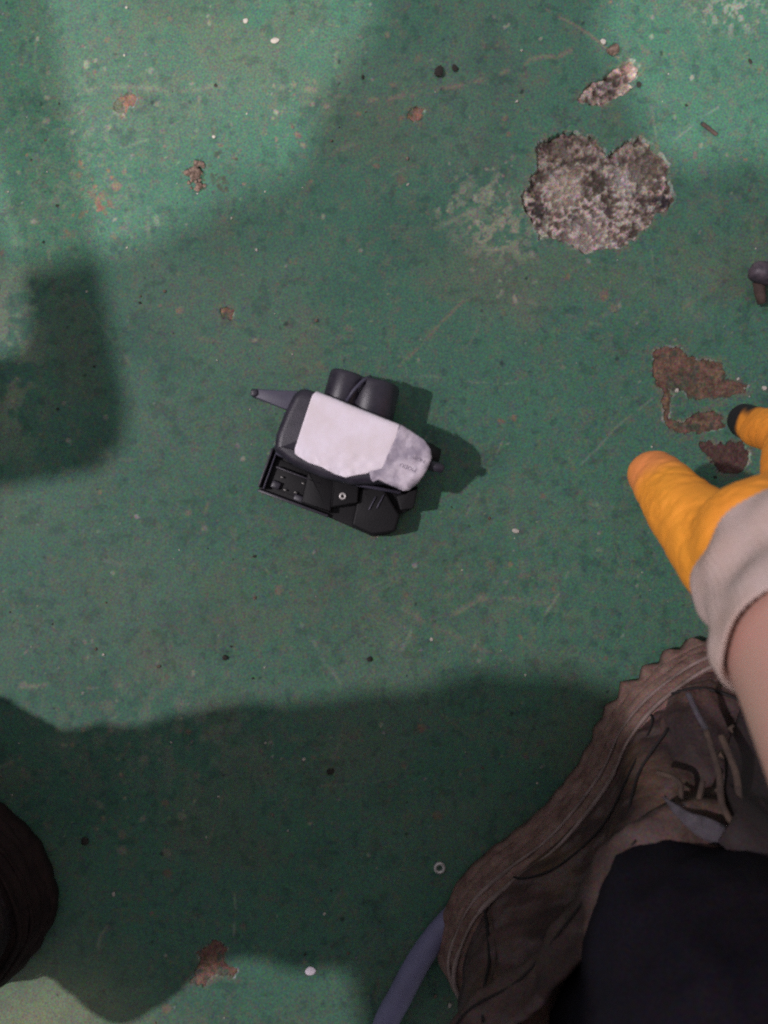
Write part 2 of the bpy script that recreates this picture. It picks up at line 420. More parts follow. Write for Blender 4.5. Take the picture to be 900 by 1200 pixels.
for k, (nm, poly) in enumerate(PATCH):
    st = 0.00055
    x0, y0 = poly.min(0) - 0.003; x1, y1 = poly.max(0) + 0.003
    px = np.arange(x0, x1, st); py = np.arange(y0, y1, st)
    x, y = np.meshgrid(px, py)
    jx, jy = jit(x, y)
    sd = poly_sdf(jx, jy, poly)
    f1 = fbm(x, y, 150, 5, 100 + k); f2 = fbm(x, y, 420, 4, 200 + k); f3 = fbm(x, y, 60, 4, 300 + k)
    if nm in ('big', 'pale'):
        agg = np.abs(fbm(x, y, 230, 3, 400 + k) - 0.5) * 2
        z = -0.0018 + (f1 - 0.5) * 0.0036 + (f2 - 0.5) * 0.0032 + (f3 - 0.5) * 0.003
        z = np.minimum(z, 0.0004)
        c = np.ones(x.shape + (3,)) * np.array([0.20, 0.148, 0.115])
        def mx(mask, col):
            m = np.clip(mask, 0, 1)[..., None]
            return c * (1 - m) + np.array(col) * m
        c = mx(sstep(0.45, 0.62, f3) * 0.6, (0.20, 0.14, 0.118))
        ridge = 1 - np.abs(fbm(x, y, 110, 4, 500 + k) - 0.5) * 9
        lower = sstep(0.215, 0.18, y) if nm == 'big' else 1.0
        c = mx(np.clip(ridge, 0, 1) * (0.25 + 0.75 * lower) * 0.85, (0.52, 0.43, 0.39))
        c = mx(sstep(0.52, 0.60, f2) * 0.75 * (0.4 + 0.6 * lower), (0.56, 0.47, 0.42))
        c = mx(sstep(0.46, 0.34, f1) * 0.6, (0.075, 0.056, 0.048))
        c = mx(sstep(0.46, 0.38, f2) * 0.7, (0.06, 0.045, 0.04))
        if nm == 'pale':
            c = mx(sstep(0.35, 0.6, f1) * 0.5, (0.52, 0.36, 0.29))
        else:
            for (bx, by, br, bc, bo) in [(630, 245, 13, (0.045, 0.035, 0.035), 0.85), (777, 234, 8, (0.03, 0.026, 0.034), 0.9),
                                         (662, 222, 20, (0.55, 0.45, 0.36), 0.5), (700, 212, 14, (0.07, 0.06, 0.045), 0.7),
                                         (735, 210, 16, (0.5, 0.43, 0.42), 0.5), (752, 200, 18, (0.16, 0.13, 0.105), 0.75), (690, 285, 26, (0.55, 0.44, 0.4), 0.45)]:
                d = np.hypot(x * S + 450 - bx, 600 - y * S - by)
                c = mx(sstep(br * 1.3, br * 0.4, d + (f2 - 0.5) * br * 2) * bo, bc)
    elif nm == 'brown':
        z = -0.0006 + (f2 - 0.5) * 0.0009
        c = np.ones(x.shape + (3,)) * np.array([0.150, 0.090, 0.066]) * ((0.45 + 1.1 * f2) * (0.6 + 0.8 * f1))[..., None]
        gm = (sstep(0.56, 0.66, fbm(x, y, 240, 3, 640 + k)) * 0.6)[..., None]
        c = c * (1 - gm) + np.array([0.055, 0.085, 0.062]) * gm
    elif nm == 'red':
        z = -0.0006 + (f2 - 0.5) * 0.0006
        c = np.ones(x.shape + (3,)) * np.array([0.10, 0.055, 0.048]) * (0.65 + 0.7 * f2)[..., None]
    else:
        z = -0.0004 + (f2 - 0.5) * 0.0005
        c = np.ones(x.shape + (3,)) * np.array([0.23, 0.130, 0.10]) * ((0.55 + 0.9 * f1) * (0.6 + 0.8 * f2))[..., None]
        gm = (sstep(0.52, 0.62, fbm(x, y, 260, 3, 640 + k)) * 0.7)[..., None]
        c = c * (1 - gm) + np.array([0.075, 0.125, 0.095]) * gm
    keep = sd < 0.0014
    z = np.where(sd > 0.0, np.minimum(z, -0.0008), z)
    id2 = -np.ones(x.shape, int)
    id2[keep] = np.arange(keep.sum())
    q = np.stack([id2[:-1, :-1], id2[:-1, 1:], id2[1:, 1:], id2[1:, :-1]], -1).reshape(-1, 4)
    q = q[(q >= 0).all(1)]
    v = np.stack([x, y, z], -1)[keep]
    f4 = fbm(x, y, 800, 2, 700 + k)
    c = c * 0.80 * (0.6 + 0.8 * f4)[..., None]
    o = link('concrete_patch', v, None, M['concrete'], floor, colors=c[keep], fast_quads=q)
    lab = {0: 'large rough heart-shaped patch of bare concrete where the paint has broken away', 1: 'small pale elongated patch of bare concrete above the large one',
           2: 'flat brown patch of bare concrete beside the glove', 3: 'dark reddish bare patch between glove thumb and finger'}.get(k)
    if lab: o['label'] = lab


# ------------------------------------------------------------------ solids
def prism(poly_top, z0, z1, bevel=0.0, seg=3, inset0=0.0, poly_bot=None, notop=False):
    """closed solid between two outlines; poly as list of (x,y); rounded upper edge"""
    n = len(poly_top)
    pt = np.array(poly_top, float)
    if poly_bot is None: poly_bot = pt.copy()
    pb = np.array(poly_bot, float)
    area = 0.5 * np.sum(pt[:, 0] * np.roll(pt[:, 1], -1) - np.roll(pt[:, 0], -1) * pt[:, 1])
    if area < 0: pt = pt[::-1]; pb = pb[::-1]
    def inset(p, d):
        e1 = p - np.roll(p, 1, 0); e2 = np.roll(p, -1, 0) - p
        e1 /= np.linalg.norm(e1, axis=1)[:, None] + 1e-12; e2 /= np.linalg.norm(e2, axis=1)[:, None] + 1e-12
        nn = np.stack([-(e1[:, 1] + e2[:, 1]), e1[:, 0] + e2[:, 0]], -1)
        nn /= np.linalg.norm(nn, axis=1)[:, None] + 1e-12
        return p + nn * d
    rings = [(pb, z0)]
    rings.append((pt, z1 - bevel))
    for s in range(1, seg + 1):
        a = s / seg * math.pi / 2
        if bevel > 0:
            rings.append((inset(pt, bevel * (1 - math.cos(a))), z1 - bevel + bevel * math.sin(a)))
    V = []
    for p, z in rings:
        V += [(a, b, z) for a, b in p]
    F = []
    for r in range(len(rings) - 1):
        for i in range(n):
            j = (i + 1) % n
            F.append((r * n + i, r * n + j, (r + 1) * n + j, (r + 1) * n + i))
    F.append(tuple(range(n - 1, -1, -1)))
    F.append(tuple((len(rings) - 1) * n + i for i in range(n)))
    return V, F


def smooth_poly(pts, k=6):
    p = [Vector(q) for q in pts]; n = len(p); out = []
    for i in range(n):
        a, b, c, d = p[i - 1], p[i], p[(i + 1) % n], p[(i + 2) % n]
        for s in range(k):
            t = s / k
            out.append(0.5 * ((2 * b) + (c - a) * t + (2 * a - 5 * b + 4 * c - d) * t * t + (3 * b - a - 3 * c + d) * t ** 3))
    return out


def round_poly(pts, r, k=4):
    """round the corners of an outline (2D) with radius about r"""
    p = [Vector((q[0], q[1])) for q in pts]; n = len(p); out = []
    for i in range(n):
        a, b, c = p[i - 1], p[i], p[(i + 1) % n]
        ra = min(r, (a - b).length * 0.45); rc = min(r, (c - b).length * 0.45)
        s = b + (a - b).normalized() * ra; e = b + (c - b).normalized() * rc
        for j in range(k + 1):
            t = j / k
            out.append(tuple(s * (1 - t) ** 2 + b * 2 * t * (1 - t) + e * t * t))
    return out


def tube(path, radius, n=12, cap=True):
    path = [Vector(p) for p in path]
    m = len(path)
    rad = radius if hasattr(radius, '__len__') else [radius] * m
    V = []; F = []
    up = Vector((0, 0, 1)); prev = None
    for i, p in enumerate(path):
        t = (path[min(i + 1, m - 1)] - path[max(i - 1, 0)]).normalized()
        if prev is None:
            a = t.cross(up)
            if a.length < 0.1: a = t.cross(Vector((1, 0, 0)))
            a.normalize()
        else:
            a = (prev - t * prev.dot(t)).normalized()
        prev = a
        b = t.cross(a)
        for k in range(n):
            an = 2 * math.pi * k / n
            V.append(p + (a * math.cos(an) + b * math.sin(an)) * rad[i])
    for i in range(m - 1):
        for k in range(n):
            k2 = (k + 1) % n
            F.append((i * n + k, i * n + k2, (i + 1) * n + k2, (i + 1) * n + k))
    if cap:
        F.append(tuple(range(n - 1, -1, -1))); F.append(tuple((m - 1) * n + k for k in range(n)))
    return [tuple(v) for v in V], F


def spline(pts, k=8):
    p = [Vector(q) for q in pts]; out = []
    for i in range(len(p) - 1):
        a = p[max(i - 1, 0)]; b = p[i]; c = p[i + 1]; d = p[min(i + 2, len(p) - 1)]
        for s in range(k):
            t = s / k
            out.append(0.5 * ((2 * b) + (c - a) * t + (2 * a - 5 * b + 4 * c - d) * t * t + (3 * b - a - 3 * c + d) * t ** 3))
    out.append(p[-1])
    return out


def join(*vf):
    V = []; F = []
    for v, f in vf:
        o = len(V); V += [tuple(p) for p in v]; F += [tuple(i + o for i in g) for g in f]
    return V, F


def box(c, ax, sx, sy, z0, z1, bev=0.0006):
    """upright box; c centre xy, ax angle of its long side"""
    ca, sa = math.cos(ax), math.sin(ax)
    pts = [(c[0] + ca * a * sx / 2 - sa * b * sy / 2, c[1] + sa * a * sx / 2 + ca * b * sy / 2) for a, b in ((-1, -1), (1, -1), (1, 1), (-1, 1))]
    return prism(pts, z0, z1, bev, 2)


def ring(c, r1, r2, z0, z1, n=28, axis=None):
    prof = [(r1, z0), (r2, z0), (r2, z1 - (r2 - r1) * 0.25), (r2 - (r2 - r1) * 0.25, z1), (r1 + (r2 - r1) * 0.25, z1), (r1, z1 - (r2 - r1) * 0.25)]
    V = []; F = []; m = len(prof)
    for i in range(n):
        a = 2 * math.pi * i / n
        for r, z in prof: V.append((c[0] + r * math.cos(a), c[1] + r * math.sin(a), z))
    for i in range(n):
        for j in range(m):
            i2 = (i + 1) % n; j2 = (j + 1) % m
            F.append((i * m + j, i2 * m + j, i2 * m + j2, i * m + j2))
    return V, F


def fill(poly, step, zf):
    """triangulated sheet filling an outline (world xy), heights from zf(x,y)"""
    p = [Vector((a, b)) for a, b in poly]
    arr = np.array([(a, b) for a, b in poly])
    x0, y0 = arr.min(0); x1, y1 = arr.max(0)
    gx_, gy_ = np.meshgrid(np.arange(x0, x1, step), np.arange(y0, y1, step))
    sd = poly_sdf(gx_, gy_, arr)
    ins = [Vector((a, b)) for a, b in zip(gx_[sd < -step * 0.5], gy_[sd < -step * 0.5])]
    v, e, f, *_ = delaunay_2d_cdt(p + ins, [], [list(range(len(p)))], 1, 1e-7)
    va = np.array([(a.x, a.y) for a in v])
    z = zf(va[:, 0], va[:, 1])
    return [(a, b, c) for (a, b), c in zip(va, z)], [tuple(t) for t in f]


def dens(pts, step):
    out = []
    n = len(pts)
    for i in range(n):
        a = Vector(pts[i]); b = Vector(pts[(i + 1) % n])
        k = max(1, int((b - a).length / step))
        out += [tuple(a + (b - a) * (j / k)) for j in range(k)]
    return out


# ------------------------------------------------------------------ the black plastic device
def Z(zx, zy, z):
    return P(270 + zx / 2.8125, 410 + zy / 2.8125, z)
def Zs(pts, z):
    return [tuple(Z(a, b, z)[:2]) for a, b in pts]
ANG = math.radians(-22)
dev = empty('plastic_switch_unit', P(405, 535, 0))
tag(dev, 'black plastic car part with connector, lever and round barrel under a crumpled white sticker', 'car part')
ZT = 0.041
top_out = [(238,122),(330,150),(440,197),(560,243),(640,292),(664,330),(664,365),(640,415),(585,462),(500,440),(400,445),(300,420),(205,380),(140,330),(148,275),(178,200),(208,140)]
V, F = prism(round_poly(Zs(top_out, ZT), 0.0022), 0.017, ZT, 0.0045, 5)
hous = link('upper_housing', V, F, M['plastic'], dev)
mod = hous.modifiers.new('b', 'BEVEL'); mod.width = 0.0003; mod.limit_method = 'ANGLE'

zl = 0.019
low_out = [(135,318),(112,395),(86,462),(200,508),(312,548),(440,604),(470,618),(532,607),(556,545),(600,524),(618,470),(610,380),(400,300),(200,280)]
V, F = prism(round_poly(Zs(low_out, zl), 0.0015), 0.0006, zl - 0.006, 0.0006, 2)
lower = link('lower_housing', V, F, M['plastic_black'], dev)
# connector shroud: four walls round a socket, contacts inside
def wall(a, b, t, z0, z1, m, name='shroud_wall', par=None):
    a = Vector(a); b = Vector(b)
    c = (a + b) / 2; d = b - a
    V, F = box((c.x, c.y), math.atan2(d.y, d.x), d.length, t, z0, z1, 0.0004)
    return link(name, V, F, m, par or dev)
zw = 0.0205
shroud = link('connector_shroud', *box(tuple(Z(220, 436, zl - 0.006)[:2]), ANG, 0.040, 0.0165, zl - 0.0065, zl - 0.0045, 0.0004), M['plastic_black'], dev)
wall(Z(92, 452, zw), Z(140, 322, zw), 0.0012, 0.004, zw, M['plastic'], par=shroud)
wall(Z(106, 458, zw), Z(150, 335, zw), 0.0007, 0.012, zw - 0.002, M['plastic_grey'], par=shroud)
wall(Z(90, 462, zw - 0.004), Z(322, 548, zw - 0.004), 0.0016, 0.003, zw - 0.004, M['plastic'], par=shroud)
wall(Z(150, 385, zw), Z(300, 442, zw), 0.0010, 0.010, zw - 0.001, M['plastic'], par=shroud)
wall(Z(310, 440, zw), Z(290, 500, zw), 0.0016, 0.010, zw - 0.0015, M['plastic'], par=shroud)
for a, b in ((170, 420), (205, 405), (240, 440), (262, 452), (215, 470), (180, 462)):
    link('contact_pin', *box(tuple(Z(a, b, 0.016)[:2]), ANG, 0.0016, 0.0008, 0.011, 0.0165, 0.0002), M['pin'], shroud)
link('latch_block', *box(tuple(Z(232, 492, 0.016)[:2]), ANG, 0.008, 0.0035, 0.010, 0.0175, 0.0006), M['plastic'], shroud)
link('latch_block', *box(tuple(Z(150, 445, 0.016)[:2]), ANG, 0.005, 0.004, 0.010, 0.0170, 0.0006), M['plastic'], shroud)
# smooth cheek between the socket and the screw
V, F = prism(round_poly(Zs([(255,400),(345,425),(330,540),(232,505)], 0.020), 0.001), 0.004, 0.0195, 0.0012, 3)
link('side_cheek', V, F, M['plastic_black'], dev)
V, F = prism(round_poly(Zs([(340,420),(425,445),(420,505),(330,520)], 0.0205), 0.001), 0.010, 0.0215, 0.0010, 3)
boss = link('screw_boss', V, F, M['plastic_black'], dev)
V, F = ring(tuple(Z(370, 482, 0.022)[:2]), 0.0009, 0.0020, 0.0205, 0.0228)
link('screw', V, F, M['steel'], boss)
V, F = prism(round_poly(Zs([(425,455),(505,450),(560,545),(545,600),(470,612),(398,580)], 0.018), 0.0015), 0.002, 0.018, 0.0018, 3)
blk = link('end_block', V, F, M['plastic_black'], dev)
for dx in (0, 26):
    a = Z(505 - dx, 478 + dx * 0.2, 0.019); b = Z(482 - dx, 522 + dx * 0.2, 0.019)
    link('rib', *box(((a.x + b.x) / 2, (a.y + b.y) / 2), math.atan2(b.y - a.y, b.x - a.x), (b - a).length, 0.0006, 0.016, 0.0192, 0.0002), M['plastic_grey'], blk)
V, F = prism(round_poly(Zs([(545,480),(620,450),(604,524),(560,530)], 0.020), 0.001), 0.004, 0.020, 0.001, 3)
link('end_step', V, F, M['plastic_black'], dev)
# ridge line along the foot of the upper housing
V, F = tube([Z(150, 338, 0.024), Z(300, 408, 0.024), Z(400, 440, 0.024), Z(560, 470, 0.024)], 0.0011, 8)
link('edge_rib', V, F, M['plastic_grey'], dev)
# lever tab
V, F = prism(round_poly(Zs([(68,152),(78,127),(150,133),(222,134),(236,205),(180,196)], 0.030), 0.0010), 0.0262, 0.030, 0.0006, 2)
lev = link('lever', V, F, M['plastic_grey'], dev)
V, F = prism(round_poly(Zs([(64,140),(70,127),(88,128),(92,146),(80,156),(68,152)], 0.031), 0.0008), 0.0245, 0.0310, 0.0008, 2)
link('lever_tip', V, F, M['plastic'], lev)
# round barrels behind the housing
def barrel(c0, c1, r, z, material, name, par):
    a = Z(c0[0], c0[1], z); b = Z(c1[0], c1[1], z)
    d = (b - a)
    ts = [0, 0.0, 0.02, 0.90, 0.955, 0.985, 1.0, 1.0]
    rs = [0.0001, r * 0.97, r, r, r * 0.975, r * 0.92, r * 0.84, 0.0001]
    ts = [t + i * 1e-5 for i, t in enumerate(ts)]
    V, F = tube([a + d * t for t in ts], rs, 40)
    return link(name, V, F, material, par)
bar = barrel((352, 215), (392, 78), 0.0104, 0.024, M['plastic'], 'barrel', dev)
barrel((452, 250), (484, 106), 0.0132, 0.021, M['plastic'], 'barrel', dev)
V, F = tube([Z(382, 170, 0.034), Z(405, 135, 0.0355), Z(430, 108, 0.035), Z(452, 92, 0.031), Z(462, 88, 0.024)], 0.0010, 8)
link('barrel_rib', V, F, M['plastic_grey'], bar)
V, F = prism(round_poly(Zs([(330,130),(365,88),(445,95),(545,140),(540,215),(520,250),(330,170)], 0.017), 0.002), 0.003, 0.017, 0.0015, 3)
link('barrel_cradle', V, F, M['plastic_black'], dev)
# nub at the right end
V, F = tube([Z(620, 370, 0.0335), Z(682, 387, 0.0335), Z(699, 392, 0.0335), Z(704, 394, 0.0335)], [0.0028, 0.0028, 0.0026, 0.0014], 16)
link('pivot_stub', V, F, M['plastic'], dev)
V, F = tube([Z(590, 330, 0.014), Z(660, 345, 0.014), Z(690, 352, 0.014)], [0.0075, 0.006, 0.004], 20)
link('end_boss', V, F, M['plastic_black'], dev)

# sticker
lab_out = dens(Zs([(283,133),(560,244),(548,290),(528,330),(512,372),(500,392),(462,402),(450,408),(420,412),(380,421),(345,410),(300,386),(258,372),(222,350),(213,342),(213,325),(240,240),(270,150)], ZT), 0.0012)
hp = np.array(Zs(top_out, ZT))
def lab_z(x, y):
    sd = poly_sdf(x, y, hp)                       # negative inside
    edge = np.clip((sd + 0.0042) / 0.0042, 0, 1)
    drop = 0.0042 * (1 - np.sqrt(np.clip(1 - edge ** 2, 0.02, 1)))
    px = x * S * H / (H - ZT) + 450; py = 600 - y * S * H / (H - ZT)
    zx = (px - 270) * 2.8125; zy = (py - 410) * 2.8125
    wr = sstep(300, 370, zy - 0.38 * (zx - 213) * 1.0) * (fbm(x, y, 230, 3, 5) - 0.35) * 0.0022
    wr2 = sstep(0.0, 1.0, np.clip((zy - 300) / 110, 0, 1)) * np.abs(fbm(x, y, 120, 2, 8) - 0.5) * 0.003
    return ZT + 0.0004 - drop * 0.9 + np.maximum(wr, 0) + wr2
V, F = fill(lab_out, 0.0007, lab_z)
lab = link('sticker', V, F, M['label'], dev)
lab['label'] = 'white paper sticker with wrinkled lower edge'
so = lab.modifiers.new('s', 'SOLIDIFY'); so.thickness = 0.00012
tape_out = dens(Zs([(562,246),(600,268),(640,296),(660,325),(665,355),(648,398),(622,436),(590,463),(570,465),(530,448),(505,436),(488,428),(470,436),(462,425),(458,402),(500,392),(516,350),(540,300)], ZT + 0.0006), 0.001)
def tape_z(x, y):
    sd = poly_sdf(x, y, hp)
    edge = np.clip((sd + 0.0045) / 0.0050, 0, 1)
    drop = 0.005 * (1 - np.sqrt(np.clip(1 - edge ** 2, 0.03, 1)))
    cr = np.abs(fbm(x, y, 85, 2, 61) - 0.5) * 0.0036 + np.abs(fbm(x, y, 200, 2, 62) - 0.5) * 0.0011
    return ZT + 0.0005 - drop * 0.75 + cr
V, F = fill(tape_out, 0.0006, tape_z)
tp = link('sticker_end', V, F, M['tape'], dev)
tp['label'] = 'crumpled greyish translucent end of the sticker'
so = tp.modifiers.new('s', 'SOLIDIFY'); so.thickness = 0.00012

def lettering(txt, c, ang, size, z, zf=None):
    cu = bpy.data.curves.new('t', 'FONT'); cu.body = txt; cu.size = size
    cu.align_x = 'CENTER'; cu.align_y = 'CENTER'; cu.extrude = 0.00003
    o = bpy.data.objects.new('t', cu); COL.objects.link(o)
    bpy.context.view_layer.update()
    me = bpy.data.meshes.new_from_object(o.evaluated_get(bpy.context.evaluated_depsgraph_get()))
    R = Matrix.Translation(c) @ Matrix.Rotation(ang, 4, 'Z')
    me.transform(R)
    V = [list(v.co) for v in me.vertices]
    F = [tuple(p.vertices) for p in me.polygons]
    bpy.data.objects.remove(o)
    if zf is not None:
        a = np.array(V); zz = zf(a[:, 0], a[:, 1]) + 0.00025
        V = [(x, y, zz[i] + (z_ - c[2])) for i, (x, y, z_) in enumerate(V)]
    return link('printed_text', V, F, M['ink'], tp, smooth=False)
lettering('NOM', Z(620, 360, ZT), math.radians(-22 + 180), 0.0030, ZT, tape_z)
lettering('MODU', Z(585, 388, ZT), math.radians(-22 + 180), 0.0030, ZT, tape_z)


# ------------------------------------------------------------------ bodies from capsules + voxel remesh
def ico(r, c, sub=2):
    bm = bmesh.new(); bmesh.ops.create_icosphere(bm, subdivisions=sub, radius=r)
    pts = [v.co + Vector(c) for v in bm.verts]; bm.free()
    return pts


def blobmesh(segs, voxel, smooth=3, scale_pts=None):
    bm = bmesh.new()
    for a, ra, b, rb in segs:
        vs = [bm.verts.new(p) for p in ico(ra, a, 3)] + [bm.verts.new(p) for p in ico(rb, b, 3)]
        r = bmesh.ops.convex_hull(bm, input=vs)
        dead = [g for g in set(r['geom_interior'] + r['geom_unused']) if isinstance(g, bmesh.types.BMVert) and g.is_valid]
        bmesh.ops.delete(bm, geom=dead, context='VERTS')
    me = bpy.data.meshes.new('t'); bm.to_mesh(me); bm.free()
    o = bpy.data.objects.new('t', me); COL.objects.link(o)
    r = o.modifiers.new('r', 'REMESH'); r.mode = 'VOXEL'; r.voxel_size = voxel
    s = o.modifiers.new('s', 'SMOOTH'); s.iterations = smooth; s.factor = 0.6
    bpy.context.view_layer.update()
    m2 = bpy.data.meshes.new_from_object(o.evaluated_get(bpy.context.evaluated_depsgraph_get()))
    bpy.data.objects.remove(o)
    V = np.array([tuple(v.co) for v in m2.vertices]); F = [tuple(p.vertices) for p in m2.polygons]
    N = np.array([tuple(v.normal) for v in m2.vertices])
    return V, F, N


def PP(px, py, z): return tuple(P(px, py, z))

wrist = Vector((.1500, -.0120, .150)); elbow = Vector((.162, -.205, .365))
shR = Vector((.18, -.47, .725)); shL = Vector((-.20, -.50, .685)); neck = Vector((0.05, -.46, .775)); head = Vector((0.055, -.40, .92))
elL = Vector((-.36, -.52, .50)); wrL = Vector((-.26, -.34, .53))
arm_dir = (elbow - wrist).normalized()
# body: one continuous skin
segs = [
    (wrist + arm_dir * 0.022, .022, wrist + arm_dir * 0.05, .0325), (wrist + arm_dir * 0.05, .0325, wrist + arm_dir * 0.16, .0400), (wrist + arm_dir * 0.16, .0400, elbow, .040),
    (elbow, .038, shR, .048), (shR, .05, neck, .05), (shL, .05, neck, .05), (neck, .052, head, .055),
    (shL, .048, elL, .038), (elL, .038, wrL, .027), (wrL, .026, wrL + Vector((.0, .07, -.02)), .022),
    (head, .074, head + Vector((0, .03, .03)), .078), (head + Vector((0, .055, -.03)), .035, head + Vector((0, .07, -.04)), .030),
    (head + Vector((0, .10, .0)), .010, head + Vector((0, .112, -.022)), .012),
    (head + Vector((-.078, .01, 0)), .012, head + Vector((-.080, .01, .02)), .013), (head + Vector((.078, .01, 0)), .012, head + Vector((.080, .01, .02)), .013),
    (neck, .09, Vector((0, -.62, .42)), .12),
]
for i, ln in enumerate((.06, .068, .064, .052)):
    b0 = wrL + Vector((-.028 + i * .018, .09, -.028)); segs.append((b0, .011, b0 + Vector((0, ln * .55, -.012)), .0095)); segs.append((b0 + Vector((0, ln * .55, -.012)), .0095, b0 + Vector((0, ln * .8, -.045)), .008))
segs.append((wrL + Vector((.02, .03, -.01)), .013, wrL + Vector((.055, .075, -.03)), .010))
V, F, N = blobmesh([(tuple(a), ra, tuple(b), rb) for a, ra, b, rb in segs], 0.0042, 6)
person = link('person', V, F, M['skin'], base=(0.05, -0.35, 0))
tag(person, 'person in dusty brown work shoes and dark trousers reaching down with an orange-coated glove', 'person')
# jacket and hair (above and behind the frame)
segs = [(shL + Vector((.04, -.02, -.07)), .075, Vector((-.07, -.62, .40)), .12), (shR + Vector((-.04, -.02, -.07)), .075, Vector((.07, -.62, .40)), .12), (neck - Vector((0, .03, .05)), .068, Vector((0, -.63, .40)), .155), (shR, .068, shL, .066), (shR, .070, elbow + Vector((0.01, -.06, .08)), .058), (shL, .070, elL + Vector((.01, 0, .02)), .058)]
V, F, N = blobmesh([(tuple(a), ra, tuple(b), rb) for a, ra, b, rb in segs], 0.008, 4)
V = V + N * ((fbm(V[:, 0] + V[:, 1], V[:, 2], 12, 4, 5) - .5) * .02)[:, None]
link('jacket', V, F, M['jacket'], person)
V, F, N = blobmesh([(tuple(head + Vector((0, -.005, .02))), .080, tuple(head + Vector((0, .02, .042))), .080)], 0.006, 3)
V = V + N * ((fbm(V[:, 0] * 2 + V[:, 1], V[:, 2], 60, 3, 5) - .5) * .008)[:, None]
link('hair', V, F, M['hair'], person)
for s in (-1, 1):
    V, F, N = blobmesh([(tuple(head + Vector((s * .03, .094, .012))), .011, tuple(head + Vector((s * .031, .094, .012))), .011)], 0.002, 1)
    link('eye', V, F, M['label'], person)

# glove
thumbT = P(768, 556, .075); thumbM = P(806, 606, .110); thumbB = P(862, 655, .135)
idM = P(932, 578, .135); idP = P(926, 512, .100); idT = P(873, 494, .052)
miM = idM + Vector((.025, -.006, -.006)); miP = miM + Vector((.020, .034, -.022)); miT = miP + Vector((.008, .012, -.045))
riM = miM + Vector((.02, -.009, -.006)); riP = riM + Vector((.020, .030, -.024)); riT = riP + Vector((-.003, .008, -.042))
liM = riM + Vector((.017, -.014, -.008)); liP = liM + Vector((.012, .026, -.022)); liT = liP + Vector((.002, .006, -.034))
segs = [(wrist, .026, (idM + miM) / 2, .0175), (wrist, .026, (riM + miM) / 2, .018), (wrist + Vector((.012, 0, -.004)), .026, liM, .015),
        (wrist + Vector((-.002, 0, 0)), .0255, thumbB, .0225), (thumbB, .0235, thumbM, .0172), (thumbM, .0172, thumbT, .0126),
        (thumbB * .4 + thumbM * .6, .013, idM, .011), (thumbB, .018, idM, .014),
        (idM, .0135, idP, .0108), (idP, .0108, idT, .0092), (miM, .0135, miP, .011), (miP, .011, miT, .0095),
        (riM, .013, riP, .0105), (riP, .0105, riT, .009), (liM, .012, liP, .0095), (liP, .0095, liT, .008)]
V, F, N = blobmesh([(tuple(a), ra, tuple(b), rb) for a, ra, b, rb in segs], 0.0013, 5)
cut = 0.012
t_ax = (V - np.array(wrist)) @ np.array(arm_dir)
fold = (fbm(V[:, 0] * 1.0 + V[:, 2] * .6, V[:, 1] - V[:, 2] * .5, 60, 3, 3) - .5) * .0024 - sstep(.40, .50, fbm(V[:, 0] * .6 + V[:, 2], V[:, 1] * 1.2 - V[:, 2] * .8, 85, 3, 9)) * sstep(.60, .50, fbm(V[:, 0] * .6 + V[:, 2], V[:, 1] * 1.2 - V[:, 2] * .8, 85, 3, 9)) * .0005
V = V + N * fold[:, None]
col = np.ones((len(V), 3)) * np.array([0.86, 0.295, 0.030])
nz = fbm(V[:, 0] + V[:, 2], V[:, 1] + V[:, 2] * .5, 70, 4, 13)
col *= (0.86 + 0.28 * nz)[:, None]
col[:, 1] *= (0.88 + .25 * fbm(V[:, 0], V[:, 1] + V[:, 2], 30, 3, 14))
def smudge(c, r0, r1, colr, op):
    global col
    d = np.linalg.norm(V - np.array(c), axis=1) + (nz - .5) * .012
    m = (sstep(r1, r0, d) * op)[:, None]
    col = col * (1 - m) + np.array(colr) * m
td = np.array((thumbT - thumbM).normalized())
smudge(np.array(thumbT) - td * .004, .012, .024, (0.72, 0.23, 0.085), .75)
smudge(thumbT + Vector(td) * .011 + Vector((-.005, .004, -.003)), .003, .009, (0.05, 0.03, 0.04), .9)
for tpt, prv in ((idT, idP), (miT, miP), (riT, riP), (liT, liP)):
    smudge(tpt, .0115, .0185, (0.012, 0.010, 0.013), 1.0)
glove = link('glove', V, F, M['glove'], person, colors=col)
glove['label'] = 'orange rubber-coated work glove with blackened fingertips'
# knitted cuff: ribbed sleeve round the wrist, open at the forearm
def cuff():
    a0 = wrist + arm_dir * 0.004; L = 0.046
    u = arm_dir.cross(Vector((0, 0, 1))).normalized(); w = arm_dir.cross(u)
    V = []; F = []; n = 220; m = 34
    for i in range(m + 1):
        t = i / m
        if t <= .86:
            s = t / .86; r = .0285 + .0075 * s + .0015 * math.sin(s * 9)
            z = s * L
        else:
            s = (t - .86) / .14; r = .0360 - .0035 * s; z = L * (1.0 + .02 * math.sin(s * math.pi)) - .006 * s
        for k in range(n):
            an = 2 * math.pi * k / n
            rr = r + .00032 * math.sin(an * 72) + .0014 * math.sin(an * 3 + z * 70) + .0008 * math.sin(an * 7 - z * 160) + .0005 * math.sin(z * 330 + 3 * math.sin(an * 2))
            V.append(a0 + arm_dir * (z + .004 * math.sin(an * 2 + 1)) + (u * math.cos(an) + w * math.sin(an)) * rr)
    for i in range(m):
        for k in range(n):
            k2 = (k + 1) % n
            F.append((i * n + k, i * n + k2, (i + 1) * n + k2, (i + 1) * n + k))
    return V, F
V, F = cuff()
link('cuff', V, F, M['knit'], glove)


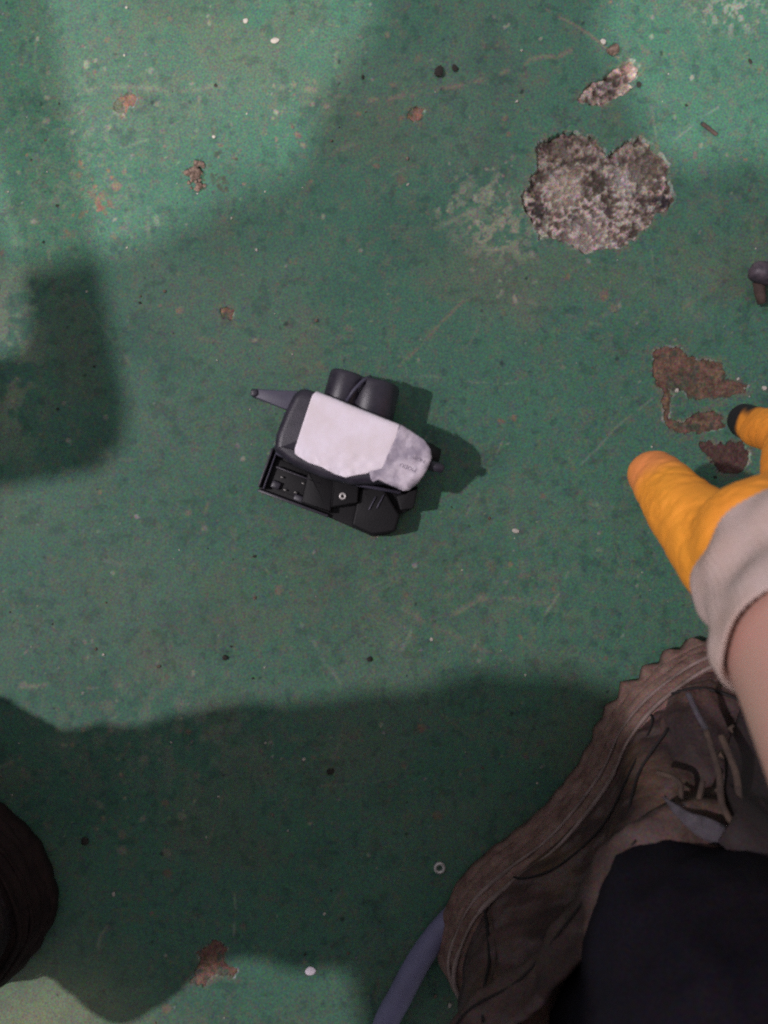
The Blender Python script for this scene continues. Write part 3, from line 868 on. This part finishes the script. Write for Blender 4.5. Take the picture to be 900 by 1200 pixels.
# ------------------------------------------------------------------ shoes
OUT = [(-.0045, -.010), (-.0060, .0098), (-.0014, .0282), (.0059, .0435), (.0199, .0533), (.0465, .0605), (.0753, .0570), (.1045, .0508), (.144, .0517), (.170, .0585), (.196, .0590), (.226, .0520), (.2425, .0425),
       (.262, .025), (.273, .005), (.273, -.015), (.260, -.034), (.235, -.047), (.200, -.050), (.160, -.045), (.120, -.038), (.080, -.036), (.050, -.037), (.020, -.033), (.003, -.024)]
dense = smooth_poly([(a, b, 0) for a, b in OUT], 40)
arr = np.array([(p.x, p.y) for p in dense])
seg = np.r_[0, np.cumsum(np.linalg.norm(np.roll(arr, -1, 0) - arr, axis=1))]
NR = 360
tt = np.linspace(0, seg[-1], NR, endpoint=False)
arrc = np.vstack([arr, arr[:1]])
ol = np.stack([np.interp(tt, seg, arrc[:, 0]), np.interp(tt, seg, arrc[:, 1])], -1)
perim = seg[-1]
en = np.roll(ol, -1, 0) - np.roll(ol, 1, 0)
en /= np.linalg.norm(en, axis=1)[:, None]
nout = np.stack([-en[:, 1], en[:, 0]], -1)          # outline runs clockwise: this points outwards
if ((ol - ol.mean(0)) * nout).sum() < 0: nout = -nout

ZS = [.036, .046, .056, .063, .069, .076, .086, .098, .110, .116]
UB = [.004, .003, .002, .000, -.002, -.005, -.008, -.010, -.011, -.011]
UF = [.268, .266, .258, .246, .232, .216, .200, .190, .182, .178]
WS = [.86, .86, .84, .82, .79, .77, .76, .77, .80, .81]
def upper_ring(z):
    ub = np.interp(z, ZS, UB); uf = np.interp(z, ZS, UF); ws = np.interp(z, ZS, WS)
    u = ub + (ol[:, 0] + .006) / .280 * (uf - ub)
    vc = .0115
    # ankle ring is rounder in front than the toe
    v = vc + (ol[:, 1] - vc) * ws
    fr = np.clip((ol[:, 0] - .2) / .1, 0, 1) * np.clip((z - .06) / .04, 0, 1)
    v = vc + (v - vc) * (1 - .12 * fr)
    return u, v


def shoe(to_world, flip, first, SOLE='sole', LEA='leather'):
    """to_world maps local (u,v,z) arrays to world"""
    base = to_world(np.array([[.1, .01, 0.]]))[0]
    sh = empty('work_shoe', base)
    sh.parent = person; sh.location = Vector(base) - Vector(person['wbase'])
    def mk(name, V, F, m, colors=None, par=None):
        Wv = to_world(np.asarray(V, float))
        if flip: F = [tuple(reversed(f)) for f in F]
        return link(name, Wv, F, m, par or sh, colors=colors)
    def loft(rings, closed_top=False, closed_bot=False):
        V = np.concatenate(rings); n = len(rings[0]); F = []
        for r in range(len(rings) - 1):
            for i in range(n):
                j = (i + 1) % n
                F.append((r * n + j, r * n + i, (r + 1) * n + i, (r + 1) * n + j))
        if closed_bot: F.append(tuple(range(n)))
        if closed_top: F.append(tuple(len(V) - n + i for i in range(n - 1, -1, -1)))
        return V, F
    # outsole with lugs
    rings = []
    lug = np.sign(np.sin(tt / perim * 2 * np.pi * 44)) * .5 + .5
    lug = np.convolve(np.r_[lug[-3:], lug, lug[:3]], np.ones(5) / 5, 'same')[3:-3]
    front = .25 + .75 * sstep(.13, .2, ol[:, 0])
    for z, off, lg in ((0, -.0035, 1), (.001, -.001, 1), (.009, .001, 1), (.0115, .0008, .6), (.013, -.0004, 0), (.0145, -.001, 0)):
        o = off + lug * lg * .0062 * front - lg * .003 * front
        o = o + (fbm(ol[:, 0], ol[:, 1], 140, 2, 4) - .5) * .0016
        rings.append(np.c_[ol + nout * o[:, None], np.full(NR, z)])
    V, F = loft(rings, True, True)
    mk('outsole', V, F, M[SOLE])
    # midsole with moulded grooves
    rings = []
    for z in np.linspace(.0135, .0385, 40):
        g = -.0010 - .28 * (z - .0135)
        for gz, gw, gd in ((.0185, .0010, .0016), (.0250, .0008, .0013), (.0325, .0012, .0018)):
            g -= gd * math.exp(-((z - gz) / gw) ** 2)
        g = g + (fbm(ol[:, 0] * 1.0 + z * 3, ol[:, 1], 110, 3, 6) - .5) * .0024
        rings.append(np.c_[ol + nout * np.asarray(g)[:, None], np.full(NR, z + 0) + .0025 * np.sin(ol[:, 0] * 16)*0])
    last = rings[-1].copy(); c0 = last[:, :2].mean(0); last[:, :2] = c0 + (last[:, :2] - c0) * .93; rings.append(last)
    V, F = loft(rings, True, True)
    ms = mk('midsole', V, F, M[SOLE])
    def line_at(z, off, r, m, name):
        V = []; F = []
        path = [(ol[i, 0] + nout[i, 0] * off, ol[i, 1] + nout[i, 1] * off, z) for i in range(0, NR, 2)]
        path.append(path[0])
        v, f = tube(path, [r * (0.6 + .8 * hsh(np.array([i // 7]), np.array([3]), 5)[0]) for i in range(len(path))], 6, cap=False)
        mk(name, v, f, m if first else M['sole_shaded'], par=ms)
    line_at(.0388, -.0066, .0013, M['welt'], 'welt')
    line_at(.0285, -.0046, .0011, M['welt'], 'welt')
    # upper
    rings = []; cols = []
    zs = list(np.linspace(.034, .116, 84))
    for z in zs:
        u, v = upper_ring(z)
        rings.append(np.c_[u, v, np.full(NR, z)])
    G = np.stack(rings)
    du = np.roll(G, -1, 1) - np.roll(G, 1, 1); dz = np.gradient(G, axis=0)
    Nn = np.cross(du, dz); Nn /= np.linalg.norm(Nn, axis=2)[..., None] + 1e-12
    c0 = G.mean((0, 1))
    if ((G - c0) * Nn).sum() < 0: Nn = -Nn
    U, Vv, Zz = G[..., 0], G[..., 1], G[..., 2]
    flex = sstep(.15, .2, U) * sstep(.27, .24, U)
    cre = (np.abs(fbm(U * 2.6 + Zz * 1.2, Vv * .7 + Zz, 34, 3, 51) - .5) * -2 + .4) * flex
    dsp = cre * .0075 + (fbm(U, Vv + Zz * 1.6, 26, 4, 52) - .5) * .0070 + (fbm(U, Vv + Zz * 2, 120, 3, 53) - .5) * .0016
    dsp *= sstep(.034, .042, Zz)
    dsp += (fbm(U + Zz, Vv - Zz * .5, 70, 4, 58) - .5) * .006 * sstep(.085, .095, Zz)
    # padded collar roll and panel step
    dsp += .0085 * np.exp(-((Zz - .103) / .009) ** 2) - .0040 * np.exp(-((Zz - .087) / .0028) ** 2) * sstep(.19, .17, U)
    pan = sstep(.0, .006, Zz - (.055 + .045 * sstep(.03, .16, U))) * sstep(.19, .16, U)
    dsp += -.0016 * (1 - pan)
    G2 = G + Nn * dsp[..., None]
    rg = [G2[i] for i in range(len(zs))]
    top = G2[-1].copy(); cc = top.mean(0)
    for k_, (s_, dz_) in enumerate(((.97, .0035), (.92, .005), (.86, .003), (.83, -.006), (.82, -.03))):
        t_ = cc + (top - cc) * s_; t_[:, 2] = top[:, 2] + dz_; rg.append(t_)
    V, F = loft(rg, True, False)
    cc_ = np.ones((len(V), 3)) * np.array([0.051, 0.028, 0.025])
    a = V
    n1 = fbm(a[:, 0] + a[:, 2], a[:, 1] + a[:, 2] * .7, 40, 5, 81)
    n2 = fbm(a[:, 0] - a[:, 2], a[:, 1] + a[:, 2], 120, 4, 82)
    def mm(mask, colr):
        m = np.clip(mask, 0, 1)[:, None]
        return cc_ * (1 - m) + np.array(colr) * m
    cc_ = mm(sstep(.42, .66, n1) * .8, (0.120, 0.064, 0.056))
    cc_ = mm(sstep(.52, .68, fbm(a[:, 0], a[:, 1] + a[:, 2], 30, 4, 83)) * .55, (0.14, 0.078, 0.045))
    cc_ = mm(sstep(.56, .70, n2) * .5, (0.16, 0.112, 0.112))
    cc_ = mm(sstep(.48, .34, n2) * .5, (0.03, 0.022, 0.026))
    cc_ = mm(sstep(.15, .19, a[:, 0]) * sstep(.05, .075, a[:, 2]) * .75, (0.022, 0.015, 0.017))  # shade over instep and laces, put into the leather colour
    cc_ = mm(np.exp(-((a[:, 2] - .104) / .012) ** 2) * sstep(.2, .14, a[:, 0]) * .7, (0.095, 0.060, 0.054))
    cc_ = mm(np.exp(-((a[:, 0] - .02) / .03) ** 2) * sstep(.09, .08, a[:, 2]) * .35, (0.045, 0.036, 0.045))
    up = mk('upper', V, F, M['leather'], colors=cc_ * (.86 if first else .4))  # left shoe's leather is darkened to carry its shade
    # helper on the displaced surface: side +1 = inner side that faces the camera
    def on(u, z, side=1, lift=.0004):
        r = int(np.clip(round((z - .034) / (.116 - .034) * 83), 0, 83))
        row = G2[r]
        ok = (row[:, 1] > .0115) if side > 0 else (row[:, 1] <= .0115)
        i = np.where(ok)[0][np.argmin(np.abs(row[ok][:, 0] - u))]
        return Vector(G2[r, i] + Nn[r, i] * lift)
    def seam(pts, r=.0008, m='seam', name='seam', side=1, lift=.0007):
        p = spline([on(u, z, side, lift) for u, z in pts], 6)
        v, f = tube(p, r, 6)
        mk(name, v, f, M[m], par=up)
    seam([(.052, .037), (.050, .055), (.046, .075), (.040, .095), (.036, .112)], .0009)
    seam([(.045, .087), (.07, .087), (.10, .088), (.13, .090), (.165, .095)], .0009)
    seam([(.056, .038), (.054, .055), (.050, .075), (.044, .095)], .0005, 'lace')
    seam([(.075, .037), (.082, .048), (.10, .056), (.13, .06), (.16, .058), (.185, .045), (.19, .037)], .0006)
    seam([(.0, .106), (.03, .107), (.06, .108), (.10, .109), (.14, .110)], .0006)
    seam([(.135, .086), (.15, .075), (.165, .066), (.19, .06)], .0007)
    seam([(.205, .04), (.215, .052), (.222, .062), (.225, .068)], .0008)
    seam([(.052, .037), (.050, .06), (.046, .09)], .0008, side=-1)
    # tongue, eyestay and laces
    def topz(u):
        return float(np.interp(u, UF[::-1], ZS[::-1])) if u < .268 else .04
    tv = []; tf = []
    for i, u in enumerate(np.linspace(.165, .235, 12)):
        z = topz(u) + .004 + (.012 if u < .18 else 0)
        for j, v in enumerate(np.linspace(-.016, .034, 9)):
            tv.append((u, v, z - ((v - .01) / .03) ** 2 * .008 + .0015 * math.sin(u * 300 + j)))
    for i in range(11):
        for j in range(8): tf.append((i * 9 + j, i * 9 + j + 1, (i + 1) * 9 + j + 1, (i + 1) * 9 + j))
    tong = mk('tongue', tv, tf, M['leather'], colors=np.tile([0.024, 0.016, 0.017], (len(tv), 1)))
    tong.modifiers.new('s', 'SOLIDIFY').thickness = .003
    for k in range(5):
        u = .182 + k * .0135
        z = topz(u + .004) + .0085
        a_ = Vector((u, .036, z - .007)); b_ = Vector((u + .012 * (1 if k % 2 else -.6), -.016, z - .006)); mid = (a_ + b_) / 2 + Vector((0, 0, .005))
        v, f = tube(spline([a_, mid, b_], 8), .0019, 8)
        mk('lace', v, f, M['lace'])
    return sh, up


PHI = math.radians(50); O = np.array([.061, -.287])
def tw_right(a):
    c, s = math.cos(PHI), math.sin(PHI)
    return np.c_[O[0] + a[:, 0] * c - a[:, 1] * s, O[1] + a[:, 0] * s + a[:, 1] * c, a[:, 2]]
def tw_left(a):
    r = tw_right(a)
    return np.c_[-.158 - r[:, 0], r[:, 1] + .024, r[:, 2]]
shR_, upR = shoe(tw_right, False, True)
tag(shR_, 'dusty brown work shoe with scalloped rubber sole')
shL_, upL = shoe(tw_left, True, False, 'sole_shaded')
tag(shL_, 'other brown work shoe with shade put into its colour, at the bottom left, mostly out of the photo')
# loose lace ends and grey webbing tab on the right shoe (world points)
def wtube(pts, r, m, name, par, flat=1.0):
    v, f = tube(spline(pts, 8), r, 8)
    return link(name, v, f, M[m], par)
wtube([P(806, 812, .086), P(818, 838, .091), P(832, 862, .094)], .0014, 'tonguegrey', 'lace', shR_)
wtube([P(828, 856, .094), P(842, 905, .105), P(846, 940, .112), P(858, 965, .116)], .0016, 'lace', 'lace', shR_)
wtube([P(845, 862, .098), P(862, 905, .108), P(866, 940, .114), P(868, 970, .116)], .0016, 'lace', 'lace', shR_)
wtube([P(770, 905, .088), P(795, 915, .096), P(800, 940, .102), P(815, 945, .105), P(824, 915, .104)], .0013, 'lace', 'lace', shR_)
# webbing tab
ctr = [P(778, 934, .103), P(800, 955, .112), P(830, 972, .118), P(862, 986, .121)]
wd = [.0012, .0034, .0055, .0020]
tv = []; tf = []
cs = spline(ctr, 6); n = len(cs)
for i, p in enumerate(cs):
    t = (cs[min(i + 1, n - 1)] - cs[max(i - 1, 0)]).normalized(); s = Vector((-t.y, t.x, 0))
    w = np.interp(i / (n - 1), [0, .33, .7, 1], wd)
    for k in range(5):
        q = p + s * w * (k - 2) / 2; tv.append((q.x, q.y, q.z + .0008 * math.sin(i * 1.3 + k)))
for i in range(n - 1):
    for k in range(4): tf.append((i * 5 + k, i * 5 + k + 1, (i + 1) * 5 + k + 1, (i + 1) * 5 + k))
wt = link('pull_tab', tv, tf, M['tonguegrey'], shR_)
wt.modifiers.new('s', 'SOLIDIFY').thickness = .0012

# trousers: both legs and seat, one garment
ankR = Vector((.138, -.191, .122)); ankL = Vector((-.295, -.183, .122))
kneeR = Vector((.25, -.36, .47)); kneeL = Vector((-.315, -.140, .50)); hip = Vector((0, -.66, .30))
segs = [(ankR - Vector((0, 0, .0)), .052, ankR + Vector((.008, -.012, .04)), .058), (ankR + Vector((.008, -.012, .04)), .058, kneeR, .082), (kneeR, .082, hip + Vector((.1, 0, 0)), .11),
        (Vector((.130, -.246, .115)), .057, ankR + Vector((.008, -.012, .04)), .056), (ankL - Vector((0, 0, .02)), .054, ankL + Vector((-.004, 0, .06)), .068), (ankL + Vector((-.004, 0, .06)), .066, kneeL, .070), (kneeL, .070, hip - Vector((.1, 0, 0)), .11),
        (hip - Vector((.09, 0, 0)), .14, hip + Vector((.09, 0, 0)), .14)]
V, F, N = blobmesh([(tuple(a), ra, tuple(b), rb) for a, ra, b, rb in segs], 0.005, 4)
f1 = fbm(V[:, 0] * 1.2 + V[:, 2] * .8, V[:, 1] - V[:, 2] * .9, 16, 4, 5)
V = V + N * (((np.abs(f1 - .5) * -2 + .25) * .018 + (f1 - .5) * .006) * (.5 + .5 * sstep(.13, .24, V[:, 2])))[:, None]
link('trousers', V, F, M['trouser'], person)

# ------------------------------------------------------------------ hose under the shoe
V, F = tube(spline([P(430, 1320, .010), P(447, 1215, .010), P(470, 1165, .010), P(492, 1124, .0095), P(512, 1095, .0085), P(532, 1068, .006)], 10),
            list(np.interp(np.linspace(0, 1, 51), [0, .55, .8, 1], [.0072, .0070, .0066, .0050])), 24)
hs = link('grey_hose', V, F, M['hose'])
tag(hs, 'grey-violet rubber hose running out from under the brown shoe', 'hose')

# ------------------------------------------------------------------ dark tool end at the right edge
tool = empty('metal_tool', P(890, 330, 0))
tag(tool, 'dark rounded metal tool end with rusty stub, cut off by the right edge', 'tool')
V, F = tube([P(878, 316, .012), P(880, 317, .012), P(886, 318, .0125), P(905, 321, .013), P(960, 330, .013)], [.001, .0042, .0060, .0068, .0072], 24)
link('tool_head', V, F, M['darksteel'], tool)
V, F = tube([P(889, 330, .008), P(891, 345, .006), P(893, 356, .0055)], [.0034, .0030, .0024], 14)
link('stub', V, F, M['rust'], tool)

# ------------------------------------------------------------------ loose bits on the floor
def pebble(c, r, seed, flat=.6, el=1.0, ang=0):
    bm = bmesh.new(); bmesh.ops.create_icosphere(bm, subdivisions=2, radius=1)
    R = random.Random(seed)
    ks = [(Vector((R.uniform(-1, 1), R.uniform(-1, 1), R.uniform(-1, 1))).normalized(), R.uniform(.55, .95)) for _ in range(9)]
    V = []
    for v in bm.verts:
        p = v.co.copy()
        for d, l in ks:
            k = p.dot(d)
            if k > l: p -= d * (k - l)
        p = Vector((p.x * el, p.y, p.z * flat)) * r
        p = Vector((p.x * math.cos(ang) - p.y * math.sin(ang), p.x * math.sin(ang) + p.y * math.cos(ang), p.z))
        V.append((p.x + c[0], p.y + c[1], p.z + r * flat * .8 + c[2] if len(c) > 2 else p.z + r * flat * .8))
    F = [tuple(v.index for v in f.verts) for f in bm.faces]
    bm.free()
    return V, F

# the brown clod: a heap of fused crumbs
vs = []; 
for k in range(46):
    a = random.uniform(0, 6.28); rr = random.uniform(0, .0078)
    vs.append(pebble(tuple(P(231, 206, 0) + Vector((math.cos(a) * rr * .75, math.sin(a) * rr * 1.15, .0012 - rr * .18))), random.uniform(.0008, .0023), k, .7))
o = link('dirt_clod', *join(*vs), M['brown'], smooth=False)
tag(o, 'small brown clod of dirt at the upper left of the floor', 'dirt clod')
items = [
    ('stone', (718, 60), .0036, 'brown', .7, 1.2, 'small olive-brown stone above the pale bare patch', 'stone'),
    ('paint_flake', (364, 1137), .0026, 'label', .3, 1.3, 'white flake lying in the lower middle between the two shoes', 'flake'),
    ('stone', (515, 85), .0030, 'crumb', .6, 1.3, 'larger of two black crumbs near the top edge', 'crumb'),
    ('stone', (533, 80), .0020, 'crumb', .5, 1.2, 'smaller of two black crumbs near the top edge', 'crumb'),
    ('stone', (706, 50), .0019, 'palestone', .6, 1.0, 'tiny white stone just above the olive-brown stone', 'stone'),
    ('stone', (322, 48), .0019, 'palestone', .5, 1.5, 'pale elongated chip near the top left', 'stone'),
    ('stone', (288, 25), .0015, 'palestone', .5, 1.3, 'pale chip at the top edge, left of the centre', 'stone'),
    ('stone', (264, 770), .0018, 'crumb', .7, 1.0, 'black crumb left of centre below the plastic part', 'crumb'),
    ('stone', (433, 772), .0017, 'crumb', .7, 1.0, 'black crumb straight below the plastic part', 'crumb'),
    ('stone', (387, 903), .0022, 'crumb', .6, 1.1, 'dark crumb in the shaded lower middle of the floor', 'crumb'),
    ('stone', (100, 985), .0024, 'crumb', .6, 1.1, 'dark crumb beside the left shoe', 'crumb'),
    ('stone', (604, 622), .0016, 'palestone', .5, 1.6, 'white speck of grit between plastic part and glove', 'stone'),
    ('stone', (251, 319), .0001, 'palestone', .5, 1.0, None, None),
    ('stone', (748, 100), .0017, 'crumb', .6, 1.0, 'black crumb right of the pale bare patch', 'crumb'),
    ('stone', (251, 161), .0012, 'palestone', .6, 1.0, 'white speck above the brown clod', 'stone'),
    ('stone', (793, 458), .0014, 'palestone', .7, 1.0, 'white grain under the brown bare patch', 'stone'),
    ('stone', (895, 455), .0016, 'palestone', .7, 1.0, 'white grain by the right edge above the glove finger', 'stone'),
    ('stone', (527, 1177), .0018, 'palestone', .5, .6, 'white grain between hose and brown shoe', 'stone'),
]
for k, (nm, (px, py), r, m, fl, el, lab_, cat) in enumerate(items):
    if lab_ is None: continue
    V, F = pebble(tuple(P(px, py, 0)), r, 50 + k, fl, el, random.uniform(0, 3))
    tag(link(nm, V, F, M[m], smooth=False), lab_, cat)
V, F = ring(tuple(P(515, 1016)[:2]), .0017, .0034, .0001, .0022)
tag(link('metal_ring', V, F, M['steel']), 'tiny bright metal ring on the floor beside the shoe heel', 'ring')
V, F = tube(spline([P(823, 145, .0012), P(831, 151, .0016), P(840, 158, .0010)], 5), .0011, 7)
tag(link('twig', V, F, M['rust']), 'short brown splinter right of the large bare patch', 'splinter')
# scattered sand grains nobody could count
for nm, m, n, seed in (('grit', 'palestone', 110, 3), ('dark_grit', 'crumb', 60, 4), ('brown_grit', 'brown', 90, 5)):
    R = random.Random(seed); vs = []
    for k in range(n):
        px = R.uniform(-20, 920); py = R.uniform(-20, 1220)
        if 150 < py < 300 and 600 < px < 800: continue
        vs.append(pebble(tuple(P(px, py, 0)), .00030 + .0008 * R.random() ** 2.5, seed * 1000 + k, .6, R.uniform(.8, 1.6), R.uniform(0, 3)))
    o = link(nm, *join(*vs), M[m], base=(0, 0, 0), smooth=False)
    tag(o, {'grit': 'fine pale sand grains scattered over the green floor', 'dark_grit': 'fine black grains scattered over the green floor', 'brown_grit': 'fine brown grains scattered over the green floor'}[nm], 'grit', kind='stuff')

# ------------------------------------------------------------------ crate added out of view on the left; turn and holes shape its shadow
ca = math.radians(11)
cx0, cy0 = -.400, .034          # its near right corner
def cr(a, b, z):
    return (cx0 + a * math.cos(ca) - b * math.sin(ca), cy0 + a * math.sin(ca) + b * math.cos(ca), z)
crate = empty('shadow_crate', cr(-.2, .25, 0))
tag(crate, 'unseen dark blue plastic crate with hand holes, added outside the left edge to cast a shadow', 'crate')
def wall_panel(p0, p1, z0, z1, t, holes):
    """upright panel from p0 to p1 (crate coordinates) with rounded top corners and hand holes (s0, s1, za, zb)"""
    p0 = np.array(p0); p1 = np.array(p1); L = np.linalg.norm(p1 - p0); d = (p1 - p0) / L; nn = np.array([-d[1], d[0]])
    o = [Vector(p) for p in round_poly([(0, z0), (L, z0), (L, z1), (0, z1)], .035, 6)]
    loops = [o]
    for s0, s1, za, zb in holes: loops.append([Vector(p) for p in round_poly([(s0, za), (s1, za), (s1, zb), (s0, zb)], .03, 6)])
    pts = sum(loops, []); E = []; k = 0
    for l in loops:
        E += [(k + i, k + (i + 1) % len(l)) for i in range(len(l))]; k += len(l)
    v, e, f, *_ = delaunay_2d_cdt(pts, E, [], 0, 1e-7)
    keep = []
    for tri in f:
        c = sum((v[i] for i in tri), Vector((0, 0))) / 3; a = np.array([c.x]); b_ = np.array([c.y])
        if poly_sdf(a, b_, np.array([tuple(q) for q in o]))[0] < 0 and all(poly_sdf(a, b_, np.array([tuple(q) for q in l]))[0] > 0 for l in loops[1:]): keep.append(tuple(tri))
    V = [];
    for sgn in (-.5, .5):
        for q in v:
            w = p0 + d * q.x + nn * t * sgn; V.append(cr(w[0], w[1], q.y))
    n = len(v); F = keep + [tuple(n + i for i in reversed(g)) for g in keep] + [(a, b_, n + b_, n + a) for a, b_ in E]
    return V, F
for nm, a_, b_, hl in (('side_panel', (0, 0), (0, .50), [(.055, .19, .14, .296)]), ('side_panel', (-.40, .50), (-.40, 0), [(.19, .31, .25, .30)]),
                       ('end_panel', (-.40, 0), (0, 0), []), ('end_panel', (0, .50), (-.40, .50), [])):
    link(nm, *wall_panel(a_, b_, .0, .35, .004, hl), M['added_crate'], crate, smooth=False)
link('bottom_panel', [cr(-.398, .002, .012), cr(-.002, .002, .012), cr(-.002, .498, .012), cr(-.398, .498, .012), cr(-.398, .002, .016), cr(-.002, .002, .016), cr(-.002, .498, .016), cr(-.398, .498, .016)],
     [(0, 3, 2, 1), (4, 5, 6, 7), (0, 1, 5, 4), (1, 2, 6, 5), (2, 3, 7, 6), (3, 0, 4, 7)], M['added_crate'], crate, smooth=False)

# bookkeeping property not needed any more
for o in list(sc.objects):
    if 'wbase' in o: del o['wbase']
